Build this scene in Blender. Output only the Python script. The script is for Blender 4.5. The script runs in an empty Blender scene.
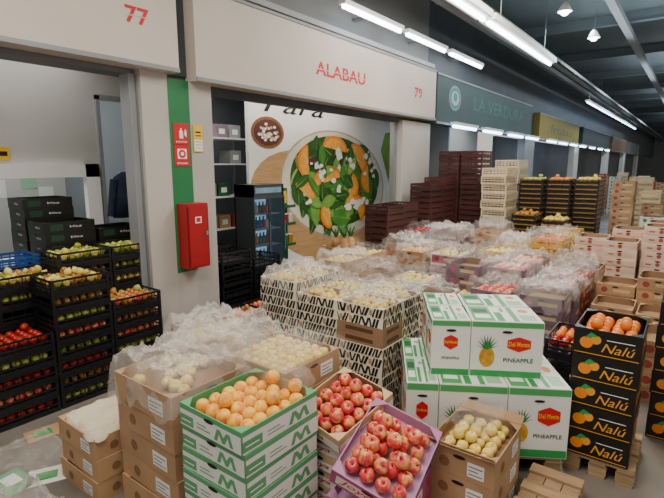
import bpy, math, random
from mathutils import Vector, Matrix, Euler, noise
R=random.Random(7)
COL=bpy.context.scene.collection
# ------------------------------------------------------------ materials
def C(h):
    h=h.lstrip('#');o=[]
    for i in (0,2,4):
        c=int(h[i:i+2],16)/255
        o.append(c/12.92 if c<=.04045 else ((c+.055)/1.055)**2.4)
    return (o[0],o[1],o[2],1)
MATS={}
def M(name,hexc,rough=.6,var=.15,scale=6,metal=0,emit=0,alpha=1,c2=None,objvar=0,bump=0,spec=.5,stretch=None,lo=.35,hi=.65,a2=None,det=4):
    if name in MATS: return MATS[name]
    m=bpy.data.materials.new(name);m.use_nodes=True
    nt=m.node_tree;b=nt.nodes['Principled BSDF'];c=C(hexc)
    b.inputs['Roughness'].default_value=rough;b.inputs['Metallic'].default_value=metal
    b.inputs['Alpha'].default_value=alpha;b.inputs['Specular IOR Level'].default_value=spec
    tc=nt.nodes.new('ShaderNodeTexCoord');n=nt.nodes.new('ShaderNodeTexNoise');n.noise_dimensions='4D'
    oi=nt.nodes.new('ShaderNodeObjectInfo');mu=nt.nodes.new('ShaderNodeMath');mu.operation='MULTIPLY';mu.inputs[1].default_value=37
    nt.links.new(oi.outputs['Random'],mu.inputs[0]);nt.links.new(mu.outputs[0],n.inputs['W'])
    mp=nt.nodes.new('ShaderNodeMapping')
    if stretch: mp.inputs['Scale'].default_value=stretch
    nt.links.new(tc.outputs['Object'],mp.inputs[0]);nt.links.new(mp.outputs[0],n.inputs['Vector'])
    n.inputs['Scale'].default_value=scale;n.inputs['Detail'].default_value=det
    r=nt.nodes.new('ShaderNodeValToRGB');r.color_ramp.elements[0].position=lo;r.color_ramp.elements[1].position=hi
    d=C(c2) if c2 else tuple([x*(1-var) for x in c[:3]]+[1])
    r.color_ramp.elements[0].color=d
    r.color_ramp.elements[1].color=c if c2 else tuple([min(1,x*(1+var*.5)) for x in c[:3]]+[1])
    nt.links.new(n.outputs['Fac'],r.inputs[0]);out=r.outputs[0]
    if objvar:
        hs=nt.nodes.new('ShaderNodeHueSaturation');mr=nt.nodes.new('ShaderNodeMapRange')
        mr.inputs['To Min'].default_value=1-objvar;mr.inputs['To Max'].default_value=1+objvar
        nt.links.new(oi.outputs['Random'],mr.inputs['Value']);nt.links.new(mr.outputs[0],hs.inputs['Value'])
        nt.links.new(out,hs.inputs['Color']);out=hs.outputs[0]
    nt.links.new(out,b.inputs['Base Color'])
    if emit:
        nt.links.new(out,b.inputs['Emission Color']);b.inputs['Emission Strength'].default_value=emit
    if bump:
        bp=nt.nodes.new('ShaderNodeBump');bp.inputs['Strength'].default_value=bump
        nt.links.new(n.outputs['Fac'],bp.inputs['Height']);nt.links.new(bp.outputs[0],b.inputs['Normal'])
    if a2 is not None:      # crumpled film: milky along creases, clear between them
        n2=nt.nodes.new('ShaderNodeTexNoise');n2.noise_type='RIDGED_MULTIFRACTAL';n2.inputs['Scale'].default_value=7;n2.inputs['Detail'].default_value=3
        nt.links.new(tc.outputs['Object'],n2.inputs['Vector']);mr=nt.nodes.new('ShaderNodeMapRange')
        mr.inputs['From Min'].default_value=.25;mr.inputs['From Max'].default_value=1.6;mr.inputs['To Min'].default_value=alpha;mr.inputs['To Max'].default_value=a2
        nt.links.new(n2.outputs['Fac'],mr.inputs['Value']);nt.links.new(mr.outputs[0],b.inputs['Alpha'])
    MATS[name]=m;return m
white=M('white_paint','#ecebe6',.5,.05,2);offw=M('beige_panel','#d2c7bb',.55,.09,1.0)
pill=M('pillar_paint','#c0bab2',.55,.12,1.2)
greyp=M('grey_paint','#94979a',.6,.1,2);dgrey=M('dark_grey_paint','#454c52',.6,.2,2)
upperm=M('upper_wall_grey','#767878',.7,.15,1);ceilm=M('ceiling_blue_grey','#707c82',.7,.12,.6)
beamm=M('beam_grey','#76838a',.6,.12,1);greenp=M('green_paint','#1d7a45',.5,.1,2)
floorm=M('floor_concrete','#857d74',.45,.1,1.6,c2='#5b554f',bump=.05,lo=.36,hi=.66)
intw=M('interior_white','#c4c1bb',.6,.05,1);intg=M('interior_grey','#74797c',.6,.1,1);intd=M('interior_dark','#5f656a',.7,.2,1)
red=M('sign_red','#d3161d',.45,.08,3);black=M('print_black','#0c0c0d',.5,.2,5);blackp=M('black_plastic','#15161a',.4,.3,8)
yellow=M('print_yellow','#f4c414',.5,.08,5);prw=M('print_white','#f3f3ef',.5,.03,5);teal=M('teal_print','#1f8f8a',.5,.1,4)
kraft=M('kraft_card','#b8936c',.8,.14,5,objvar=.12);kraftd=M('kraft_inner','#97775a',.85,.12,5);kraftl=M('light_card','#cfb48c',.8,.1,5,objvar=.1)
whc=M('white_card','#ebebe4',.6,.05,5);grc=M('green_card','#2f9a4d',.5,.08,5);ltg=M('pale_green_card','#9fcaa6',.5,.08,5)
grl=M('mid_green_card','#48a55c',.5,.08,5);grp=M('soft_green_card','#5fa873',.55,.08,5)
dkg=M('dark_green_print','#0f5a33',.5,.08,5);orange=M('print_orange','#f08a1a',.5,.1,5);pinkc=M('pink_card','#b85a84',.5,.1,5)
purp=M('purple_card','#7c6676',.6,.12,5,objvar=.15);redc=M('red_card','#9c443f',.6,.12,5,objvar=.1);blkc=M('black_card','#151412',.4,.2,5)
blue=M('blue_plastic','#1f4f96',.4,.12,5);redp=M('dark_brown_plastic','#4a2723',.5,.25,5,objvar=.25);yelp=M('yellow_plastic','#cfa538',.5,.1,5)
wood=M('pallet_wood','#a98c68',.85,.25,5,stretch=(1,8,8),objvar=.15);woodl=M('light_wood','#dcc097',.8,.15,5,objvar=.12)
steel=M('steel_grey','#9aa0a4',.35,.1,4,metal=.6);glassd=M('dark_glass','#3f5f6c',.08,.2,2);screen=M('blue_lit_interior','#6a9ab8',.4,.3,5,emit=1.3)
tube=M('tube_light','#f4f9ff',.4,.01,2,emit=14);tubeb=M('tube_light_cool','#b4daff',.4,.01,2,emit=12)
film=M('clear_film','#f4f2ee',.10,.03,9,alpha=.05,a2=.50,bump=.3,spec=1)
filmw=M('milky_film','#efe9e0',.15,.05,9,alpha=.13,a2=.70,bump=.3,spec=1)
filmt=M('bunched_film','#f1ece4',.18,.05,9,alpha=.25,a2=.88,bump=.35,spec=1)
paper=M('paper','#ddd0b6',.8,.08,6)
# ------------------------------------------------------------ mesh builder
TXT={}
def textgeo(s,bold=.012,shear=0):
    k=(s,bold,shear)
    if k in TXT: return TXT[k]
    c=bpy.data.curves.new('t','FONT');c.body=s;c.resolution_u=2;c.offset=bold;c.shear=shear
    o=bpy.data.objects.new('t',c);COL.objects.link(o)
    dg=bpy.context.evaluated_depsgraph_get();dg.update()
    me=bpy.data.meshes.new_from_object(o.evaluated_get(dg))
    vs=[(v.co.x,v.co.y) for v in me.vertices];fs=[tuple(p.vertices) for p in me.polygons]
    bpy.data.objects.remove(o);bpy.data.meshes.remove(me);bpy.data.curves.remove(c)
    x0=min(v[0] for v in vs);x1=max(v[0] for v in vs);y0=min(v[1] for v in vs);y1=max(v[1] for v in vs)
    vs=[((x-x0)/(x1-x0)-.5,(y-y0)/(y1-y0)-.5) for x,y in vs]
    TXT[k]=(vs,fs);return TXT[k]
class MB:
    def __init__(s): s.v=[];s.f=[];s.m=[];s.sm=[];s.mats=[]
    def mi(s,m):
        if m not in s.mats: s.mats.append(m)
        return s.mats.index(m)
    def add(s,vs,fs,m,smooth=False,T=None):
        b=len(s.v);i=s.mi(m)
        s.v+=[tuple(T@Vector(v)) if T else tuple(v) for v in vs]
        for f in fs: s.f.append(tuple(b+k for k in f));s.m.append(i);s.sm.append(smooth)
        return s
    def box(s,x0,y0,z0,x1,y1,z1,m,T=None):
        if x0>x1:x0,x1=x1,x0
        if y0>y1:y0,y1=y1,y0
        vs=[(x0,y0,z0),(x1,y0,z0),(x1,y1,z0),(x0,y1,z0),(x0,y0,z1),(x1,y0,z1),(x1,y1,z1),(x0,y1,z1)]
        return s.add(vs,[(3,2,1,0),(4,5,6,7),(0,1,5,4),(1,2,6,5),(2,3,7,6),(3,0,4,7)],m,False,T)
    def lathe(s,prof,n,m,T=None,smooth=True,mod=None):
        vs=[];fs=[]
        for r,z in prof:
            for k in range(n):
                a=2*math.pi*k/n;rr=r*(mod(a,z) if mod else 1);vs.append((rr*math.cos(a),rr*math.sin(a),z))
        for i in range(len(prof)-1):
            for k in range(n):
                fs.append((i*n+(k+1)%n,i*n+k,(i+1)*n+k,(i+1)*n+(k+1)%n))
        return s.add(vs,fs,m,smooth,T)
    def cyl(s,p,q,r,m,n=12,r2=None):
        p=Vector(p);q=Vector(q);d=q-p;T=Matrix.Translation(p)@d.to_track_quat('Z','Y').to_matrix().to_4x4()
        r2=r if r2 is None else r2;h=d.length
        return s.lathe([(.0001,h),(r2,h),(r,0),(.0001,0)],n,m,T,False)
    def poly(s,pts,F,m,e=0):
        o,ux,uy,w,h=F;o=Vector(o);ux=Vector(ux);uy=Vector(uy);nn=ux.cross(uy)
        return s.add([o+ux*a+uy*b+nn*e for a,b in pts],[tuple(range(len(pts)))],m)
    def rect(s,F,x0,y0,x1,y1,m,e=0): return s.poly([(x0,y0),(x1,y0),(x1,y1),(x0,y1)],F,m,e)
    def ell(s,F,cx,cy,a,b,m,e=0,n=20,rot=0):
        return s.poly([(cx+a*math.cos(t)*math.cos(rot)-b*math.sin(t)*math.sin(rot),cy+a*math.cos(t)*math.sin(rot)+b*math.sin(t)*math.cos(rot)) for t in [2*math.pi*k/n for k in range(n)]],F,m,e)
    def text(s,t,F,cx,cy,w,h,m,e=.001,bold=.012,shear=0,rot=0):
        vs,fs=textgeo(t,bold,shear);o,ux,uy,_,_=F;o=Vector(o);ux=Vector(ux);uy=Vector(uy);nn=ux.cross(uy)
        cr,sr=math.cos(rot),math.sin(rot);P=[]
        for a,b in vs:
            a*=w;b*=h;P.append(o+ux*(cx+a*cr-b*sr)+uy*(cy+a*sr+b*cr)+nn*e)
        return s.add(P,fs,m)
    def mesh(s,name):
        me=bpy.data.meshes.new(name);me.from_pydata(s.v,[],s.f)
        for m in s.mats: me.materials.append(m)
        me.polygons.foreach_set('material_index',s.m);me.polygons.foreach_set('use_smooth',s.sm);me.update();return me
def faces4(L,W,H,e=.0012):
    return [((0,-W/2-e,H/2),(1,0,0),(0,0,1),L,H),((L/2+e,0,H/2),(0,1,0),(0,0,1),W,H),
            ((0,W/2+e,H/2),(-1,0,0),(0,0,1),L,H),((-L/2-e,0,H/2),(0,-1,0),(0,0,1),W,H)]
# ------------------------------------------------------------ object helpers
def thing(name,me,loc=(0,0,0),label='',cat='',group=None,rz=0,rot=None,sc=None,mx=None):
    o=bpy.data.objects.new(name,me);COL.objects.link(o)
    if mx is not None: o.matrix_world=mx
    else:
        o.location=loc;o.rotation_euler=rot if rot else (0,0,rz)
        if sc: o.scale=sc
    o['label']=label;o['category']=cat
    if group:o['group']=group
    return o
def part(par,name,me,loc=(0,0,0),rot=(0,0,0),label=None):
    o=bpy.data.objects.new(name,me);COL.objects.link(o);o.parent=par;o.location=loc;o.rotation_euler=rot
    if label:o['label']=label
    return o
def struct(name,mb):
    o=bpy.data.objects.new(name,mb.mesh(name));COL.objects.link(o);o['kind']='structure';return o
# ------------------------------------------------------------ fruit
FR={}
def sph(n=9,flat=1.0):
    return [(max(.001,math.sin(math.pi*k/n)),flat*math.cos(math.pi*k/n)) for k in range(n+1)]
applep=[(.001,.62),(.12,.7),(.38,.88),(.7,.82),(.95,.42),(1,.0),(.9,-.42),(.65,-.76),(.35,-.86),(.12,-.78),(.001,-.7)]
FM={'apple':M('apple_skin','#dc3a46',.26,.1,.8,c2='#efb964',objvar=.12,stretch=(1.5,1.5,.8),lo=.34,hi=.54,det=2),
    'peach':M('peach_skin','#fcc546',.5,.1,1.0,c2='#ee8a38',objvar=.05,lo=.36,hi=.56,det=2),
    'orange':M('orange_skin','#f08418',.4,.08,40,bump=.1,objvar=.06),
    'tomato':M('tomato_skin','#b81f16',.25,.15,20,objvar=.12),
    'pepper':M('pepper_skin','#b4ab28',.3,.1,1.5,c2='#5f8a24',objvar=.2),
    'mango':M('mango_skin','#c89c36',.35,.1,1.5,c2='#9c4a28',objvar=.25),
    'lemon':M('lemon_skin','#ead468',.4,.1,25,objvar=.08),
    'green_apple':M('green_apple_skin','#a9b04c',.3,.1,2,objvar=.15),
    'yellow_fruit':M('yellow_fruit_skin','#f2da7a',.32,.1,2,c2='#e2c463',objvar=.08)}  # last entry: pale yellow fruit of unsettled kind, on the apple profile
stemm=M('stem_brown','#4c3320',.8,.2,30);leafm=M('leaf_green','#3f7a2a',.5,.25,15,objvar=.15)
def fruitmesh(k):
    if k in FR: return FR[k]
    b=MB();m=FM[k]
    if k in('apple','green_apple','yellow_fruit'): b.lathe(applep,18,m)
    elif k=='peach': b.lathe([(.001,.8),(.1,.86)]+sph(10)[1:],18,m,mod=lambda a,z:1-.10*math.exp(-((a-math.pi)/.25)**2))
    elif k=='pepper': b.lathe([(.001,.6),(.4,.85),(.8,.8),(.95,.3),(.85,-.4),(.6,-.95),(.3,-1.05),(.001,-.95)],16,m,mod=lambda a,z:1-.12*abs(math.cos(1.5*a)))
    elif k=='lemon': b.lathe([(.001,1.35),(.12,1.3),(.2,1.15),(.6,.85),(.88,.4),(.92,0),(.88,-.4),(.6,-.85),(.2,-1.1),(.001,-1.2)],14,m)
    elif k=='mango': b.lathe([(r*.85,z*1.15) for r,z in sph(9)],14,m)
    elif k=='tomato': b.lathe([(.001,.68)]+[(r,z*.85) for r,z in sph(9)][1:],14,m,mod=lambda a,z:1-.03*math.cos(5*a))
    else: b.lathe(sph(10,.96),16,m)
    FR[k]=b.mesh(k);return FR[k]
stem_me=MB().cyl((0,0,.6),(.12,.05,1.12),.06,stemm,6).mesh('stem')
cb=MB()
for i in range(5):
    a=2*math.pi*i/5;cb.add([(0,0,.74),(.25*math.cos(a-.3),.25*math.sin(a-.3),.8),(.6*math.cos(a),.6*math.sin(a),.82),(.25*math.cos(a+.3),.25*math.sin(a+.3),.8)],[(0,1,2,3)],leafm)
calyx_me=cb.mesh('calyx')
FLAB={'apple':'shiny pink-red apple with yellow blush','peach':'ripe orange-yellow peach with red blush','orange':'round bright orange','tomato':'ripe red tomato with green calyx',
 'pepper':'yellow-green bell pepper','mango':'yellow and reddish mango','lemon':'pale yellow lemon','green_apple':'yellow-green apple','yellow_fruit':'pale yellow fruit'}
def fruit(k,mx,r,where,parts=False):
    nm={'pepper':'bell_pepper','green_apple':'apple'}.get(k,k)
    o=thing(nm,fruitmesh(k),label=FLAB[k]+' '+where[0],cat='fruit' if k not in('tomato','pepper') else 'vegetable',group=where[1],mx=mx@Matrix.Scale(r,4))
    if parts:
        if k=='tomato': part(o,'calyx',calyx_me)
        elif k in('apple','yellow_fruit'): part(o,'stem',stem_me)
    return o
def fill(Mx,L,W,z,k,r,where,parts=False,heap=0,only=None,tilt=.6,mix=None):
    sp=2*r*1.01;ny=max(1,int((W-.012)/sp));dx=(W-ny*sp)/2
    nx=max(1,int((L-.012)/sp));x0=(L-nx*sp)/2
    pos=[(-L/2+x0+r+i*sp,-W/2+dx+r+j*sp,z) for i in range(nx) for j in range(ny)]
    base=[(a+r,b+r,z+r*1.35) for a,b,_ in pos if a+r<L/2-r*.9 and b+r<W/2-r*.9]
    if only: pos=[p for p in pos if only(p[0],p[1])]
    if heap: pos+=[p for p in base if R.random()<heap]
    for p in pos:
        s=R.uniform(.88,1.0)
        T=Matrix.Translation(Vector(p)+Vector((R.uniform(-.003,.003),R.uniform(-.003,.003),0)))
        E=Euler((R.uniform(-tilt,tilt),R.uniform(-tilt,tilt),R.uniform(0,6.28))).to_matrix().to_4x4()
        fruit(R.choice(mix) if mix else k,Mx@T@E,r*s,where,parts)
# ------------------------------------------------------------ containers
def crate_mesh(L,W,H,m,name='crate',fl=.0,rim=None,open_=False):
    b=MB();t=.007;rim=rim or m
    b.box(-L/2+.004,-W/2+.004,0,L/2-.004,W/2-.004,.012+fl,m)
    for sx in(-1,1):
        for sy in(-1,1): b.box(sx*L/2,sy*W/2,0,sx*(L/2-.022),sy*(W/2-.022),H,m)
    rails=[(.0,.024,m),(.42*H,.54*H,m),(H-.016,H,rim)] if open_ else [(.0,.028,m),(.4*H,.5*H,m),(.68*H,.76*H,m),(H-.02,H,rim)]
    g=.07 if open_ else .055;hw=.003 if open_ else .004;top=H-.005
    for sy in(-1,1):
        for a,c,mm in rails: b.box(-L/2+.02,sy*(W/2-.001),a,L/2-.02,sy*(W/2-t),c,mm)
        n=int(L/g)
        for i in range(1,n): x=-L/2+L*i/n;b.box(x-hw,sy*(W/2-.002),.02,x+hw,sy*(W/2-t+.001),top,m)
    for sx in(-1,1):
        for a,c,mm in rails: b.box(sx*(L/2-.001),-W/2+.02,a,sx*(L/2-t),W/2-.02,c,mm)
        n=int(W/g)
        for i in range(1,n): y=-W/2+W*i/n;b.box(sx*(L/2-.002),y-hw,.02,sx*(L/2-t+.001),y+hw,top,m)
    return b.mesh(name)
def tray_mesh(L,W,H,mo,mi,floor=.01,deco=None,name='tray',gusset=True,ends=None,hole=True):
    b=MB();t=.006
    b.box(-L/2+t,-W/2+t,.001,L/2-t,W/2-t,floor,mi)
    for s in(-1,1):
        b.box(-L/2,s*W/2,0,L/2,s*(W/2-t),H,mo)
        b.box(s*L/2,-W/2+t,0,s*(L/2-t),W/2-t,H if not ends else ends,mo)
        b.box(-L/2+t,s*(W/2-t),floor,L/2-t,s*(W/2-t-.001),H-.001,mi)
    if gusset:
        g=min(.07,W*.2)
        for sx in(-1,1):
            for sy in(-1,1):
                x=sx*(L/2-.001);y=sy*(W/2-.001);z=H+.0008
                q=[(x,y,z),(x-sx*g,y,z),(x,y-sy*g,z)]
                b.add(q+[(a,c,z-.004) for a,c,_ in q],[(0,1,2),(5,4,3),(0,3,4,1),(1,4,5,2),(2,5,3,0)],mo)
    for i,F in enumerate(faces4(L,W,H)):
        if deco: deco(b,F,i)
        if hole and F[3]==min(L,W): b.ell(F,0,F[4]*.28,.032,.009,black,.0012,12)
    return b.mesh(name)
def carton_mesh(L,W,H,mo,deco=None,top=None,name='carton',tape=True):
    b=MB();g=.0015
    b.box(-L/2,-W/2,0,L/2,W/2,H-.004,mo)
    b.box(-L/2,-W/2,H-.004,L/2,-g,H,mo);b.box(-L/2,g,H-.004,L/2,W/2,H,mo)
    for i,F in enumerate(faces4(L,W,H)):
        if deco: deco(b,F,i)
        b.ell(F,0,F[4]*.32,.03,.008,black,.0022,12)
    if top: top(b,((0,0,H+.001),(1,0,0),(0,1,0),L,W))
    elif tape: b.rect(((0,0,H+.001),(1,0,0),(0,1,0),L,W),-L/2,-.02,L/2,.02,kraftl)
    return b.mesh(name)
def stack(me,x,y,z0,n,h,name,label,cat,grp,rz=0,jit=.006,skip=0):
    o=None
    for i in range(skip,n):
        o=thing(name,me,(x+R.uniform(-jit,jit),y+R.uniform(-jit,jit),z0+i*(h+.0012)),label,cat,grp,rz+R.uniform(-.02,.02)*(jit/.006))
    bpy.context.view_layer.update()
    return o,(o.matrix_basis.copy() if o else None)
def pallet(x,y,L,W,label,rz=0):
    o=bpy.data.objects.new('wooden_pallet',None);COL.objects.link(o);o.location=(x,y,0);o.rotation_euler=(0,0,rz)
    o['label']=label;o['category']='pallet';o['group']='wooden pallets on the floor'
    db=MB().box(-L/2,-.04,0,L/2,.04,.016,wood).mesh('deck_board');rn=MB().box(-.04,-W/2,0,.04,W/2,.016,wood).mesh('runner')
    bl=MB().box(-.045,-.045,0,.045,.045,.06,wood).mesh('block')
    n=max(3,int(W/.13))
    for i in range(n): part(o,'deck_board',db,(0,-W/2+.04+(W-.08)*i/(n-1),.093))
    for i in(-1,0,1):
        part(o,'runner',rn,(i*(L/2-.045),0,.0));part(o,'runner',rn,(i*(L/2-.045),0,.0765))
        for j in(-1,0,1): part(o,'block',bl,(i*(L/2-.045),j*(W/2-.05),.0162))
    return .11
def film_sheet(cx,cy,z,sx,sy,label,amp=.03,seed=0,m=None,drop=.12,rz=0,core=.78,n=44):
    vs=[];fs=[]
    for i in range(n+1):
        for j in range(n+1):
            a=(i/n-.5)*2;b=(j/n-.5)*2;e=max(abs(a),abs(b));x=a*sx/2;y=b*sy/2
            w=noise.noise(Vector((x*3+seed,y*3,seed)));r1=1-abs(noise.noise(Vector((x*8+seed*3,y*8,1.7))))*2.6;r2=1-abs(noise.noise(Vector((x*17,y*17+seed,5.7))))*2.6
            zz=z+amp*(.5+.8*w+1.1*max(0,r1)+.7*max(0,r2))
            if e>core: k=(e-core)/(1-core);zz-=drop*k*k*(1+.9*w)+amp*k*.5;x*=1-.05*k;y*=1-.05*k
            x+=.03*noise.noise(Vector((x*9,y*9,seed+9)));y+=.03*noise.noise(Vector((x*9,y*9,seed+19)))
            vs.append((x,y,max(zz-z,-drop*1.3)))
    for i in range(n):
        for j in range(n): k=i*(n+1)+j;fs.append((k,k+n+1,k+n+2,k+1))
    b=MB().add(vs,fs,m or film,True)
    return thing('plastic_film' if m is not paper else 'crumpled_paper',b.mesh('plastic_film'),(cx,cy,z),label,'plastic sheet' if m is not paper else 'paper','crumpled covers over the produce',rz)
# ============================================================ SETTING
WX=-3.8
struct('floor',MB().box(-12,-6,-.1,8,70,0,floorm))
struct('ceiling',MB().box(-12,-6,4.6,8,70,4.7,ceilm))
k=0
def trim(*a):
    global k;k+=1
    mb=MB()
    for q in a: mb.box(*q)
    return struct('trim_%d'%k,mb)
for y in [1.5+i*3.2 for i in range(18)]: trim((-3.8,y,4.40,8,y+.09,4.43,beamm),(-3.8,y+.035,4.43,8,y+.055,4.6,beamm))
trim((-2.95,1,4.0,-2.75,60,4.03,steel),(-2.95,1,4.0,-2.93,60,4.1,steel),(-2.77,1,4.0,-2.75,60,4.1,steel))
trim((-1.4,3,4.2,-1.28,60,4.3,greyp));trim((-.3,3,4.12,-.02,60,4.32,greyp));trim((-3.35,6,4.1,-3.25,60,4.2,greyp))
struct('wall_left_upper',MB().box(-4.1,-6,2.5,-3.875,2.7,4.6,upperm).box(-4.1,2.7,2.5,-3.875,7.86,4.6,upperm).box(-4.1,7.86,2.5,-3.875,70,4.6,dgrey))
def wallp(n,y0,y1,m,x0=-4.0,x1=WX,z1=2.45): struct('wall_left_'+n,MB().box(x0,y0,0,x1,y1,z1,m))
wallp('jamb',2.38,2.64,pill,z1=2.54);wallp('post',2.86,3.12,pill,z1=2.5);trim((-4.0,2.64,0,WX,2.86,.75,pill),(-4.0,2.64,.75,WX+.005,2.86,2.5,greenp))
trim((-4.0,2.31,0,-3.86,2.38,2.5,greyp),(-3.86,2.365,0,-3.84,2.38,2.5,steel))
wallp('pier',6.9,7.88,pill);wallp('pier_far',13.7,14.6,greyp);wallp('pier_end',20.2,21,offw)
for i,(a,c) in enumerate([(28,29),(35,36),(43,44)]): wallp('pier_%s'%'abc'[i],a,c,white)
trim((-3.87,2.70,2.54,-3.84,2.88,4.6,dgrey))
trim((-3.87,-6,3.36,-3.74,7.86,3.42,greyp))
struct('wall_back_unit',MB().box(-5.1,-6,0,-5,2.63,.87,intw).box(-5.1,-6,1.68,-5,2.63,2.9,intw).box(-5.1,2.5,.87,-5,2.63,1.68,intw).box(-5.1,-6,.87,-5,.9,1.68,intw).box(-5.1,2.63,2.42,-5,3.05,2.9,intw).box(-5.1,2.97,0,-5,3.05,2.42,intw))
struct('wall_divider',MB().box(-6.8,3.05,0,-4.0,3.11,2.9,intg))
struct('wall_back_office',MB().box(-6.9,-6,0,-6.8,3.05,2.9,intw));struct('wall_left_end',MB().box(-7,-6.1,0,-3.8,-6,4.6,intw))
struct('ceiling_unit',MB().box(-7,-6,2.9,-4.1,14,2.96,intw))
struct('window_1',MB().box(-5.02,.9,.78,-4.95,2.57,.9,prw).box(-5.02,.9,1.63,-4.95,2.57,1.76,prw).box(-5.02,2.43,.78,-4.95,2.57,1.76,prw))
struct('door_1',MB().box(-5.03,2.60,0,-4.97,2.64,2.45,greyp).box(-5.03,2.60,2.41,-4.97,3.0,2.46,greyp))
struct('wall_back_shop',MB().box(-6.3,3.11,0,-6.2,14,2.9,intd))
struct('wall_shop_side',MB().box(-6.2,9.0,0,-3.95,9.06,2.9,intg))
struct('wall_back_third',MB().box(-5.3,9.06,0,-5.2,13.9,2.9,intw));struct('window_2',MB().box(-5.19,10.2,1.0,-5.15,12.6,1.9,glassd).box(-5.19,10.1,.95,-5.14,10.2,1.95,steel).box(-5.19,12.6,.95,-5.14,12.7,1.95,steel))
struct('wall_far_units',MB().box(-5,14.6,0,-4.9,70,2.6,intg));struct('wall_end',MB().box(-12,60,0,8,60.1,4.6,greyp))
# ------------------------------------------------------------ fascias with lettering
def fascia(y0,y1,z0,z1,m,label,texts,extra=None):
    b=MB().box(-3.868,y0,z0,-3.70,y1,z1,m).box(-3.70,y0,z0,-3.685,y1,z0+.035,greyp).box(-3.70,y0,z1-.03,-3.69,y1,z1,greyp)
    o=thing('shop_fascia',b.mesh('shop_fascia'),(0,0,0),label,'shop sign board')
    F=((-3.697,0,0),(0,1,0),(0,0,1),1,1)
    for s,cy,cz,w,h,mm,st in texts:
        t=MB()
        t.text(s,F,cy,cz,w,h,mm,0,.02 if st else .0)
        if st: t.poly([(cy-w/2,cz-h*.09),(cy+w/2,cz-h*.03),(cy+w/2,cz+h*.03),(cy-w/2,cz-h*.03)],F,m,.001)
        part(o,'lettering',t.mesh('lettering'),label='%s lettering'%('red' if mm is red else 'coloured'))
    if extra: extra(o,F)
fascia(-4,2.70,2.54,3.34,offw,'long beige fascia panel with red unit number',[('77',2.33,2.92,.21,.13,red,True)])
fascia(2.88,7.84,2.50,3.32,offw,'beige fascia panel with red stencil lettering',[('ALABAU',5.12,2.875,1.06,.155,red,True),('79',7.20,2.88,.27,.16,red,True)])
def emb(o,F):
    b=MB().ell(F,8.65,2.95,.27,.22,greyp,.002,28);b.ell(F,8.65,2.95,.23,.185,teal,.004,28);b.ell(F,8.65,2.95,.17,.13,intw,.006,28);b.ell(F,8.65,2.97,.09,.08,teal,.008,16)
    part(o,'emblem',b.mesh('emblem'),label='round teal emblem')
fascia(7.9,13.75,2.46,3.3,M('teal_fascia','#415453',.6,.1,2),'dark grey-green fascia panel with dim teal lettering and round emblem',[('LA VERDURA',11.3,2.95,3.4,.26,M('teal_letter','#33706b',.5,.1,4),False)],emb)
fascia(14.6,20.2,2.46,3.2,M('mustard_fascia','#8a772e',.6,.1,2),'mustard yellow fascia panel with dim lettering',[('frutas',17.4,2.83,3.0,.26,M('dull_olive','#5d5a30',.6,.1,4),False)])
fascia(21,28,2.46,3.2,M('slate_fascia','#2f3c3a',.6,.1,2),'plain dark slate fascia panel',[])
fascia(29,35,2.46,3.2,M('orange_fascia','#7d5a42',.6,.1,2),'plain brownish fascia panel over far shop',[])
fascia(36,43,2.46,3.2,M('pale_fascia','#7f8a8f',.6,.1,2),'plain pale grey fascia panel',[])
trim((-3.98,3.12,0,-3.9,3.2,2.5,steel),(-3.98,6.82,0,-3.9,6.9,2.5,steel),(-3.96,3.12,2.42,-3.88,6.9,2.5,dgrey))
# ------------------------------------------------------------ safety signs, hose cabinet
def sign(y0,y1,z0,z1,m,label,f,x=WX+.006):
    b=MB().box(x,y0,z0,x+.005,y1,z1,m);f(b,((x+.0065,(y0+y1)/2,(z0+z1)/2),(0,1,0),(0,0,1),y1-y0,z1-z0));return thing('safety_sign',b.mesh('safety_sign'),(0,0,0),label,'sign')
def ext(b,F):
    b.rect(F,-.02,-.04,.02,.03,prw);b.rect(F,-.008,.03,.008,.05,prw);b.poly([(.03,.0),(.055,-.03),(.06,.02),(.045,.05)],F,prw);b.text('EXTINTOR',F,0,-.07,.12,.016,prw)
def hose(b,F):
    b.rect(F,-.05,-.03,.05,.06,prw);b.ell(F,0,.015,.038,.038,red,.001);b.ell(F,0,.015,.018,.018,prw,.002);b.text('MANGUERA',F,0,-.07,.12,.018,prw)
sign(2.67,2.83,1.935,2.12,red,'red extinguisher sign with white pictogram on the green post',ext)
sign(2.67,2.83,1.74,1.93,red,'red fire hose sign with white pictogram on the green post',hose)
def yel(b,F):
    b.rect(F,-.045,-.115,.045,-.01,prw);b.rect(F,-.03,.02,.03,.03,black);b.rect(F,-.03,.05,.03,.065,black)
    for q in range(3): b.rect(F,-.035,-.035-q*.028,.035,-.028-q*.028,greyp,.0005)
sign(2.885,2.99,1.87,2.12,yellow,'yellow and white notice sign on the white post',yel)
sign(1.66,1.78,1.79,1.91,yellow,'small yellow notice sign on the interior wall',lambda b,F:b.rect(F,-.04,-.02,.04,.02,black),x=-4.995)
redm=M('cabinet_red','#a8101a',.35,.08,3)
hc=thing('fire_hose_cabinet',None,(-3.795,2.785,.80),'red metal fire hose cabinet on the white post','fire hose cabinet')
part(hc,'body',MB().box(0,-.12,0,.14,.12,.60,redm).mesh('body'));
part(hc,'door',MB().box(.141,-.113,.015,.150,.113,.585,redm).box(.150,-.11,.03,.152,-.105,.57,black).box(.150,.105,.03,.152,.11,.57,black).mesh('door'))
part(hc,'handle',MB().box(.150,.075,.3,.165,.095,.34,steel).mesh('handle'),label='small metal handle')
part(hc,'label_plate',MB().box(.150,-.035,.42,.1515,.035,.48,prw).box(.1515,-.025,.43,.152,.025,.47,red).mesh('label_plate'),label='white and red label plate')
cc=thing('security_camera',None,(-4.99,1.64,2.27),'small white dome security camera on the wall','security camera')
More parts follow.
